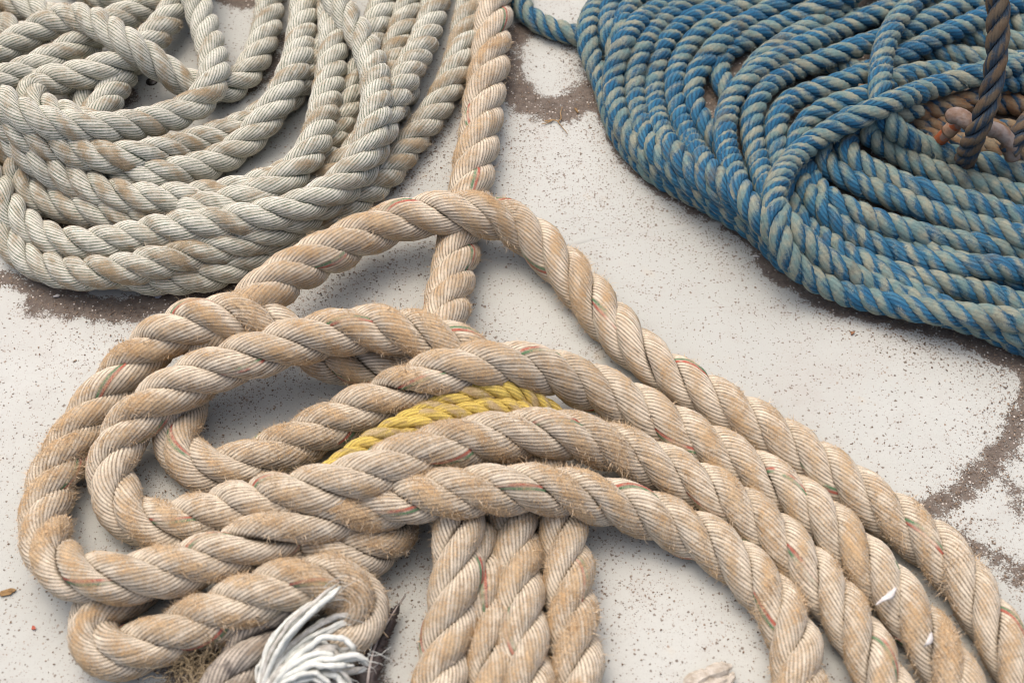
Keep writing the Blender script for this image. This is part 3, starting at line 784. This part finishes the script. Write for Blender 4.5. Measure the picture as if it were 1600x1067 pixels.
# ------------------------------------------------------------------ the ropes
hawser = thing('mooring_rope', 'thick tan three-strand mooring rope with red and green marker yarns, heaped in the foreground', 'rope', at(780, 690))
coil_c = thing('rope_coil', 'cream three-strand rope coiled in loops on the deck, greenish grooves', 'rope', at(330, 260))
coil_b = thing('rope_coil', 'faded blue three-strand rope lying in a worn, fuzzy coil', 'rope', at(1300, 260))
yel = thing('yellow_rope', 'thin yellow rope wedged between the lengths of the tan mooring rope', 'rope', at(680, 650))
fray = thing('frayed_rope', 'weathered grey rope with pale unravelled end poking out below the tan rope', 'rope', at(400, 1010))
ROOTS = dict(tan=hawser, cream=coil_c, blue=coil_b, bluedirty=coil_b, yellow=yel, grey=fray)
for p in PATHS:
    p['turn'], p['st'] = build_turn(ROOTS[p['kind']], p['P'], p['kind'], p['r'], soil=p['soil'] if p['soil'] is not None else 0.3 * max(0.0, (2.6 - float(np.mean(p['d'][:, 2]))) / 2.0) if p['kind'] in ('cream', 'blue') else 0.0)

# dirty line rising from the shackle
dark = thing('shackle_rope', 'grimy brown and blue rope rising upright from the rusty shackle', 'rope', at(1525, 222))
dl = np.array([(1566, -150, 0.30), (1562, -40, 0.235), (1560, 40, 0.19), (1558, 84, 0.165), (1554, 118, 0.145), (1545, 158, 0.12), (1533, 191, 0.098), (1521, 219, 0.072), (1513, 238, 0.045), (1506, 256, 0.016)])
dd_ = resample(catmull(dl, 12), 6.0)
build_turn(dark, unproject(dd_[:, 0], dd_[:, 1], dd_[:, 2]), 'dark', D_DARK / 2)
dl = np.array([(1575, 236, 0.045), (1590, 215, 0.06), (1606, 192, 0.07), (1640, 165, 0.06), (1690, 140, 0.03)])
dd_ = resample(catmull(dl, 12), 6.0)
build_turn(dark, unproject(dd_[:, 0], dd_[:, 1], dd_[:, 2]), 'dark', D_DARK / 2)

# ------------------------------------------------------------------ shackle
M_RUST = plain_material('rusty_galvanised_steel', (0.17, 0.105, 0.07), (0.24, 0.20, 0.175), 70.0, 0.65, 0.9, 0.0012, 0.4)
M_RUST2 = plain_material('brown_rust', (0.22, 0.12, 0.07), (0.36, 0.23, 0.15), 90.0, 0.85, 0.6, 0.001)
M_ORANGE = plain_material('orange_primer', (0.38, 0.10, 0.035), (0.27, 0.17, 0.13), 75.0, 0.8, 0.6, lo=0.5, hi=0.56)
shk = thing('shackle', 'rusty steel shackle with orange paint half hidden in the blue rope coil', 'shackle', at(1520, 215))
bow = catmull([at(1484, 186, 0.070), at(1492, 181, 0.078), at(1503, 184, 0.080), at(1516, 193, 0.078), at(1535, 198, 0.075), at(1556, 204, 0.07), at(1571, 214, 0.062), at(1579, 228, 0.052), at(1582, 246, 0.036)], 8)
br = np.interp(np.linspace(0, 1, len(bow)), [0, 0.03, 0.08, 0.3, 0.5, 1], [0.003, 0.0075, 0.0092, 0.0092, 0.0082, 0.0082])
tube_obj('bow', bow, br, M_RUST, shk, sides=18)
pin = np.array([at(1498, 190, 0.062), at(1491, 197, 0.055), at(1481, 207, 0.044), at(1471, 217, 0.030), at(1463, 225, 0.016)])
tube_obj('pin', catmull(pin, 6), 0.0072, M_ORANGE, shk, sides=18)
tube_obj('collar', catmull(pin[1:3] * np.array([[1], [1]]), 4), 0.0081, M_RUST2, shk, sides=18)

# ------------------------------------------------------------------ frayed yarns
M_YARN = plain_material('pale_yarn', (0.54, 0.56, 0.51), (0.68, 0.69, 0.63), 150.0, 0.7, 0.6, 0.0006)
M_YARN2 = plain_material('grey_yarn', (0.38, 0.36, 0.31), (0.55, 0.54, 0.49), 150.0, 0.7, 0.6, 0.0006)
def yarn(pts, r0, mat):
    P = catmull([at(*p) for p in pts], 8)
    P = P + wobble(len(P), 9, 0.0008, 3)
    n = len(P)
    t = np.linspace(0, 1, n)
    rad = r0 * np.interp(t, [0, 0.1, 0.85, 1], [0.8, 1.0, 1.0, 0.3]) * (1 + 0.07 * rng.normal(0, 1, n))
    T, N, B = frames(P)
    sides = 12
    a = 2 * math.pi * np.arange(sides) / sides
    tw = np.linspace(0, 4.5, n)
    prof = 1 + np.where(np.arange(sides) % 2 == 0, 0.08, -0.12)
    A = a[None] + tw[:, None]
    V = P[:, None] + (rad[:, None] * prof[None])[..., None] * (np.cos(A)[..., None] * N[:, None] + 0.8 * np.sin(A)[..., None] * B[:, None])
    b = np.array(fray.location)
    obj('yarn', mesh_np('yarn', V.reshape(-1, 3) - b, quads=ring_quads(n, sides), ngons=[np.arange(sides)[::-1], (n - 1) * sides + np.arange(sides)]), mat, fray)
YARNS = [
    [(405, 1075, .03), (418, 1030, .045), (440, 990, .058), (475, 955, .066), (505, 928, .072), (524, 917, .076)],
    [(410, 1075, .03), (424, 1035, .047), (448, 998, .06), (480, 965, .069), (508, 938, .075), (528, 924, .079)],
    [(402, 1075, .03), (410, 1035, .04), (425, 1000, .05), (452, 968, .055), (480, 945, .058), (500, 935, .06)],
    [(412, 1080, .03), (432, 1035, .042), (465, 998, .05), (505, 973, .052), (540, 962, .05), (560, 962, .046)],
    [(414, 1080, .03), (438, 1038, .040), (475, 1005, .046), (515, 984, .047), (548, 972, .044), (566, 972, .04)],
    [(416, 1080, .03), (440, 1045, .046), (470, 1018, .056), (505, 1000, .060), (535, 999, .056), (549, 1012, .048), (551, 1022, .042)],
    [(418, 1080, .03), (440, 1048, .044), (470, 1026, .052), (500, 1012, .054), (522, 1010, .050), (532, 1018, .045)],
    [(418, 1085, .03), (446, 1052, .045), (480, 1034, .054), (520, 1026, .056), (555, 1024, .052), (577, 1028, .047)],
    [(420, 1085, .03), (450, 1056, .042), (490, 1040, .049), (525, 1035, .050), (552, 1030, .047), (574, 1034, .043)],
    [(422, 1088, .03), (452, 1062, .043), (490, 1046, .050), (520, 1043, .050), (540, 1054, .046), (552, 1072, .04)],
    [(424, 1090, .03), (450, 1068, .040), (480, 1055, .047), (512, 1052, .046), (535, 1064, .042), (546, 1085, .036)],
    [(420, 1092, .03), (445, 1072, .040), (472, 1062, .046), (500, 1064, .045), (520, 1078, .04), (530, 1100, .034)],
    [(416, 1085, .025), (436, 1050, .034), (462, 1020, .04), (500, 995, .04), (530, 985, .038)],
    [(410, 1080, .025), (428, 1045, .036), (455, 1008, .044), (490, 980, .047), (520, 965, .046), (535, 958, .043)],
    [(418, 1082, .025), (442, 1042, .040), (474, 1012, .048), (498, 1004, .050), (515, 1010, .048), (530, 1022, .044)],
    [(424, 1088, .025), (455, 1056, .036), (500, 1032, .040), (535, 1014, .042), (558, 1010, .040)],
    [(400, 1075, .02), (408, 1040, .03), (420, 1010, .04), (438, 982, .046), (462, 960, .05), (482, 948, .052)],
    [(428, 1090, .02), (460, 1066, .034), (505, 1054, .038), (545, 1050, .036), (572, 1046, .032)],
    [(430, 1092, .02), (465, 1076, .032), (505, 1070, .036), (540, 1078, .032), (560, 1095, .026)],
]
for k, y in enumerate(YARNS):
    for c in range(2):
        jx, jy, jz = random.uniform(-8, 8), random.uniform(-8, 8), random.uniform(-.006, .004)
        end = 1.0 + (random.uniform(-0.25, 0.12) if c else 0.0)
        pts = [(a + jx * t_ * c + (a - y[0][0]) * (end - 1), b + jy * t_ * c + (b - y[0][1]) * (end - 1), max(0.008, z + jz * c)) for t_, (a, b, z) in zip(np.linspace(0.3, 1.6, len(y)), y)]
        yarn(pts, random.uniform(0.0017, 0.0028), M_YARN if (k + c) % 3 else M_YARN2)

# fine tangle of broken fibres under the tan loop
def tangle(name, cx, cy, sx, sy, z0, z1, n, mat, w=0.0003, length=0.03):
    V, Q = [], []
    for k in range(n):
        p = at(random.gauss(cx, sx), random.gauss(cy, sy), random.uniform(z0, z1))
        d = rng.normal(0, 1, 3); d[2] *= 0.5; d /= np.linalg.norm(d)
        pts = [p]
        for s in range(7):
            d = d + rng.normal(0, 0.45, 3); d /= np.linalg.norm(d)
            p = p + d * length / 7 * random.uniform(0.7, 1.3)
            p[2] = max(p[2], 0.0005)
            pts.append(p)
        v, q, g = tube(pts, w, 3, caps=False)
        Q.append(q + sum(len(x) for x in V)); V.append(v)
    V = np.vstack(V); Q = np.vstack(Q)
    return V, Q
V, Q = tangle('t', 312, 1035, 22, 26, 0.002, 0.03, 240, None)
ft = obj('fibre_tangle', mesh_np('fibre_tangle', V - np.array(fray.location), quads=Q, attrs={'hr': np.repeat(rng.random(len(V) // 24), 24)}), fuzz_material('tangle_fibre', (0.20, 0.15, 0.08), (0.46, 0.37, 0.24)), fray)
tag(ft, kind='stuff')
V2, Q2 = [], []
for y in YARNS * 3:
    a = at(*y[-1]); b = at(*y[-2])
    d = (a - b) / np.linalg.norm(a - b)
    p = b + (a - b) * random.uniform(-0.2, 0.9) + rng.normal(0, 0.0025, 3)
    pts = [p]
    for s_ in range(7):
        d = d + rng.normal(0, 0.22, 3) + np.array([0, 0, -0.07]); d /= np.linalg.norm(d)
        p = p + d * 0.0032
        pts.append(p)
    v, q, g = tube(pts, np.linspace(0.00035, 0.00015, 8), 3, caps=False)
    Q2.append(q + sum(len(x) for x in V2)); V2.append(v)
V2 = np.vstack(V2); Q2 = np.vstack(Q2)
tag(obj('filament', mesh_np('filament', V2 - np.array(fray.location), quads=Q2), M_YARN, fray), kind='stuff')

# ------------------------------------------------------------------ feather
M_VANE = plain_material('dark_feather_vane', (0.022, 0.016, 0.015), (0.055, 0.04, 0.036), 500.0, 0.55, 0.5, 0.0004, 0.4)
M_QUILL = plain_material('feather_quill', (0.55, 0.50, 0.45), (0.35, 0.28, 0.24), 60.0, 0.5)
fea = thing('feather', 'dark brown feather with pale quill tip lying beside the frayed rope', 'feather', at(600, 1010))
shaft = catmull([at(634, 928, 0.016), at(618, 952, 0.016), at(601, 980, 0.017), at(586, 1010, 0.018), at(577, 1045, 0.017), at(573, 1090, 0.014), at(574, 1140, 0.01)], 14)
n = len(shaft)
t = np.linspace(0, 1, n)
tube_obj('quill', shaft, np.interp(t, [0, 0.15, 1], [0.0005, 0.0011, 0.0016]), M_QUILL, fea, sides=8)
T_, N_, B_ = frames(shaft)
side = np.cross(T_, [0, 0, 1.0]); side /= np.linalg.norm(side, axis=1)[:, None]
for sgn in (-1, 1):
    wv = np.interp(t, [0, 0.10, 0.2, 0.4, 0.7, 1], [0, 0.0002, 0.0045, 0.0105, 0.013, 0.009]) * (1.0 if sgn > 0 else 0.8)
    wv = wv * (1 + 0.12 * rng.normal(0, 1, n)) * np.where(rng.random(n) < 0.12, 0.7, 1.0)
    cols = 5
    V = []
    for c in range(cols + 1):
        f = c / cols
        back = -T_ * (f * wv * 0.9)[:, None]
        top = shaft + side * (sgn * f * wv)[:, None] + back + np.array([0, 0, 1.0]) * (0.0022 * math.sin(f * 2.6) - 0.004 * f * f + 0.0003)
        V.append(top)
    V = np.stack(V, 1)
    low = V - np.array([0, 0, 0.0005])
    A = np.vstack([V.reshape(-1, 3), low.reshape(-1, 3)]) - np.array(fea.location)
    a, b = np.meshgrid(np.arange(n - 1), np.arange(cols), indexing='ij')
    k = cols + 1
    q1 = np.stack([a * k + b, a * k + b + 1, (a + 1) * k + b + 1, (a + 1) * k + b], -1).reshape(-1, 4)
    q2 = q1[:, ::-1] + n * k
    e = np.arange(n - 1)
    q3 = np.stack([e * k + cols, e * k + cols + n * k, (e + 1) * k + cols + n * k, (e + 1) * k + cols], -1)
    obj('vane', mesh_np('vane', A, quads=np.vstack([q1, q2, q3])), M_VANE, fea)

# ------------------------------------------------------------------ small litter
def shard(name, px, py, z, sx, sy, sz, ang, mat, label, cat, group=None, seed=0, curl=0.0):
    """irregular flake: a ragged, slightly curled outline with thickness"""
    g = np.random.default_rng(seed)
    k = 11
    a = np.sort(g.uniform(0, 2 * math.pi, k))
    rr = g.uniform(0.65, 1.1, k)
    x = np.cos(a) * rr * sx; y = np.sin(a) * rr * sy
    top = np.stack([x, y, np.full(k, sz) + g.normal(0, sz * 0.2, k) + curl * x * x / sx], 1)
    bot = np.stack([x * 0.97, y * 0.97, curl * x * x / sx], 1)
    cen = np.array([[0, 0, sz * 1.25], [0, 0, 0]])
    V = np.vstack([top, bot, cen])
    c, s = math.cos(ang), math.sin(ang)
    V = V @ np.array([[c, s, 0], [-s, c, 0], [0, 0, 1.0]])
    tr = []
    for i in range(k):
        j = (i + 1) % k
        tr += [(i, j, 2 * k), (k + j, k + i, 2 * k + 1), (i, k + i, k + j), (i, k + j, j)]
    o = obj(name, mesh_np(name, V, tris=np.array(tr), smooth=False), mat)
    o.location = [float(v) for v in at(px, py, z)]
    return tag(o, label, cat, group)

M_WOOD = plain_material('driftwood', (0.52, 0.475, 0.40), (0.36, 0.315, 0.25), 150.0, 0.9, 0.8, 0.001)
M_WHITE = plain_material('white_scrap', (0.62, 0.60, 0.57), (0.50, 0.47, 0.43), 200.0, 0.7)
M_SHELL = plain_material('blue_grey_shell', (0.32, 0.34, 0.42), (0.48, 0.49, 0.53), 200.0, 0.4)
M_RED = plain_material('red_paint_flake', (0.40, 0.10, 0.06), (0.32, 0.09, 0.06), 200.0, 0.7)
M_LEAF = plain_material('dry_leaf', (0.30, 0.19, 0.08), (0.20, 0.12, 0.05), 200.0, 0.8)
M_RUSTCHIP = plain_material('rust_flake', (0.20, 0.09, 0.05), (0.30, 0.16, 0.08), 200.0, 0.9)

# splintered wood chip at the lower edge
wood = thing('wood_chip', 'pale splintered piece of driftwood at the bottom edge of the deck', 'wood', at(1108, 1060))
for k, (p, r0) in enumerate([([(1068, 1078, .006), (1085, 1062, .009), (1105, 1052, .011), (1128, 1044, .011), (1143, 1040, .009)], 0.0068), ([(1080, 1085, .006), (1100, 1073, .008), (1122, 1064, .009), (1140, 1056, .007)], 0.0058), ([(1125, 1085, .004), (1132, 1072, .006), (1141, 1060, .007), (1146, 1050, .006)], 0.0042)]):
    P = catmull([at(*q) for q in p], 5)
    nn = len(P)
    rad = r0 * np.interp(np.linspace(0, 1, nn), [0, 0.15, 0.8, 1], [0.35, 1, 0.8, 0.3]) * (1 + 0.12 * rng.normal(0, 1, nn))
    tube_obj('splinter', P, rad, M_WOOD, wood, sides=6, flat=0.6, smooth=False)

# white plastic strands caught on the tan rope
def scrap(px0, label, z=None):
    P = catmull([at(*q) for q in px0], 6)
    nn = len(P)
    o = thing('plastic_scrap', label, 'scrap', P[0])
    tube_obj('strip', P, 0.0030 * np.interp(np.linspace(0, 1, nn), [0, .3, .7, 1], [.15, .6, 1, .35]) * (1 + 0.15 * rng.normal(0, 1, nn)), M_WHITE, o, sides=7, flat=0.4)
def rope_top(pi, px, py):
    p = PATHS[pi]
    k = np.argmin((p['d'][:, 0] - px) ** 2 + (p['d'][:, 1] - py) ** 2)
    return p['z'][k] + p['r']
z1 = rope_top(1, 1385, 925)
scrap([(1368, 945, z1 - .001), (1378, 937, z1 + .003), (1390, 930, z1 + .003), (1400, 918, z1 + .001)], 'torn white scrap caught on the tan rope right of centre')
z2 = rope_top(1, 1450, 1000)
scrap([(1444, 1010, z2 - .002), (1449, 1005, z2 + .003), (1454, 998, z2 + .002), (1456, 988, z2 - .002)], 'small white scrap caught on the tan rope near the lower right corner')

shard('shell_chip', 247, 464, 0.0, 0.0042, 0.0026, 0.0012, 0.4, M_SHELL, 'blue-grey shell chip in the brown dirt below the cream coil', 'shell', seed=1, curl=0.2)
shard('paint_flake', 243, 500, 0.0, 0.0032, 0.0018, 0.0009, 0.1, M_RED, 'red paint flake on the deck left of the tan loop', 'flake', seed=2)
shard('paint_flake', 53, 981, 0.0, 0.0022, 0.0022, 0.001, 0.8, M_RED, 'tiny red paint flake near the lower left corner', 'flake', seed=3)
shard('rust_flake', 12, 925, 0.0, 0.0075, 0.0035, 0.0012, 0.35, M_LEAF, 'brown leaf-like flake at the left edge below the tan rope', 'flake', seed=4)
shard('leaf_scrap', 901, 174, 0.0, 0.0012, 0.0052, 0.0013, 0.45, M_LEAF, 'narrow dry leaf scrap beside the twig in the upper middle', 'leaf', seed=5, curl=0.1)
shard('rust_flake', 1332, 521, 0.0, 0.0028, 0.0024, 0.0014, 0.2, M_RUSTCHIP, 'rust flake on the white deck below the blue coil', 'flake', seed=6)
shard('shell_chip', 935, 146, 0.0, 0.0022, 0.0018, 0.0014, 1.0, M_WHITE, 'white shell chip at the left edge of the blue coil, upper one', 'shell', seed=7)
shard('shell_chip', 965, 221, 0.0, 0.0028, 0.0022, 0.0016, 0.3, M_WHITE, 'white shell chip at the left edge of the blue coil, lower one', 'shell', seed=8)
shard('shell_chip', 1182, 401, 0.0, 0.0038, 0.0012, 0.0012, 0.0, M_WHITE, 'flat white chip in the dirt below the blue coil', 'shell', seed=9)
shard('shell_chip', 89, 463, 0.0, 0.0035, 0.002, 0.0012, 0.3, M_WHITE, 'pale chip in the dirt below the left end of the cream coil', 'shell', seed=10)
zc = rope_top([i for i, p in enumerate(PATHS) if p['kind'] == 'blue'][7], 1035, 92)
shard('plastic_chip', 1037, 91, zc - 0.006, 0.0052, 0.0017, 0.0018, -0.1, M_WHITE, 'white chip stuck between turns of the blue coil', 'chip', seed=12)

M_TWIG = plain_material('dry_twig', (0.24, 0.15, 0.07), (0.35, 0.24, 0.12), 200.0, 0.9)
tw = thing('dry_twig', 'thin dry forked twig on the gritty deck between the coils', 'twig', at(875, 192))
for pts in ([(852, 190), (862, 189), (872, 191), (880, 201), (888, 211)], [(872, 191), (876, 185), (876, 178), (880, 168)], [(862, 189), (856, 192), (846, 194)]):
    P = catmull([at(a, b, 0.0012) for a, b in pts], 5) + 0
    P = P + wobble(len(P), 6, 0.0005, 3) * np.array([1, 1, 0.3])
    tube_obj('branch', P, np.linspace(0.0009, 0.0004, len(P)), M_TWIG, tw, sides=6)

# screw set into the deck inside the cream coil
M_STEEL = plain_material('screw_steel', (0.25, 0.23, 0.21), (0.12, 0.10, 0.09), 300.0, 0.45, metallic=0.7)
M_HOLE = plain_material('hole_dark', (0.02, 0.017, 0.014), (0.035, 0.028, 0.022), 300.0, 0.95)  # near-black disc colour for the hole around the screw head
hp = at(237, 127, 0.0)
scr = thing('deck_screw', 'small dark screw recessed in the deck inside the cream coil', 'screw', hp)
def disc(name, r, h, mat, z0, sides=20, dish=0.0, off=(0, 0)):
    a = 2 * math.pi * np.arange(sides) / sides
    V = np.vstack([np.stack([np.cos(a) * r + off[0], np.sin(a) * r + off[1], np.full(sides, z0)], 1), np.stack([np.cos(a) * r * 0.92 + off[0], np.sin(a) * r * 0.92 + off[1], np.full(sides, z0 + h)], 1), [[off[0], off[1], z0 + h - dish]]])
    q = np.array([(i, (i + 1) % sides, sides + (i + 1) % sides, sides + i) for i in range(sides)])
    tr = np.array([(sides + i, sides + (i + 1) % sides, 2 * sides) for i in range(sides)])
    return obj(name, mesh_np(name, V, quads=q, tris=tr), mat, scr)
disc('socket', 0.0072, 0.0012, M_HOLE, -0.0015, dish=0.0006)
disc('head', 0.0042, 0.0016, M_STEEL, -0.001, dish=-0.0006, off=(0.0012, -0.0008))
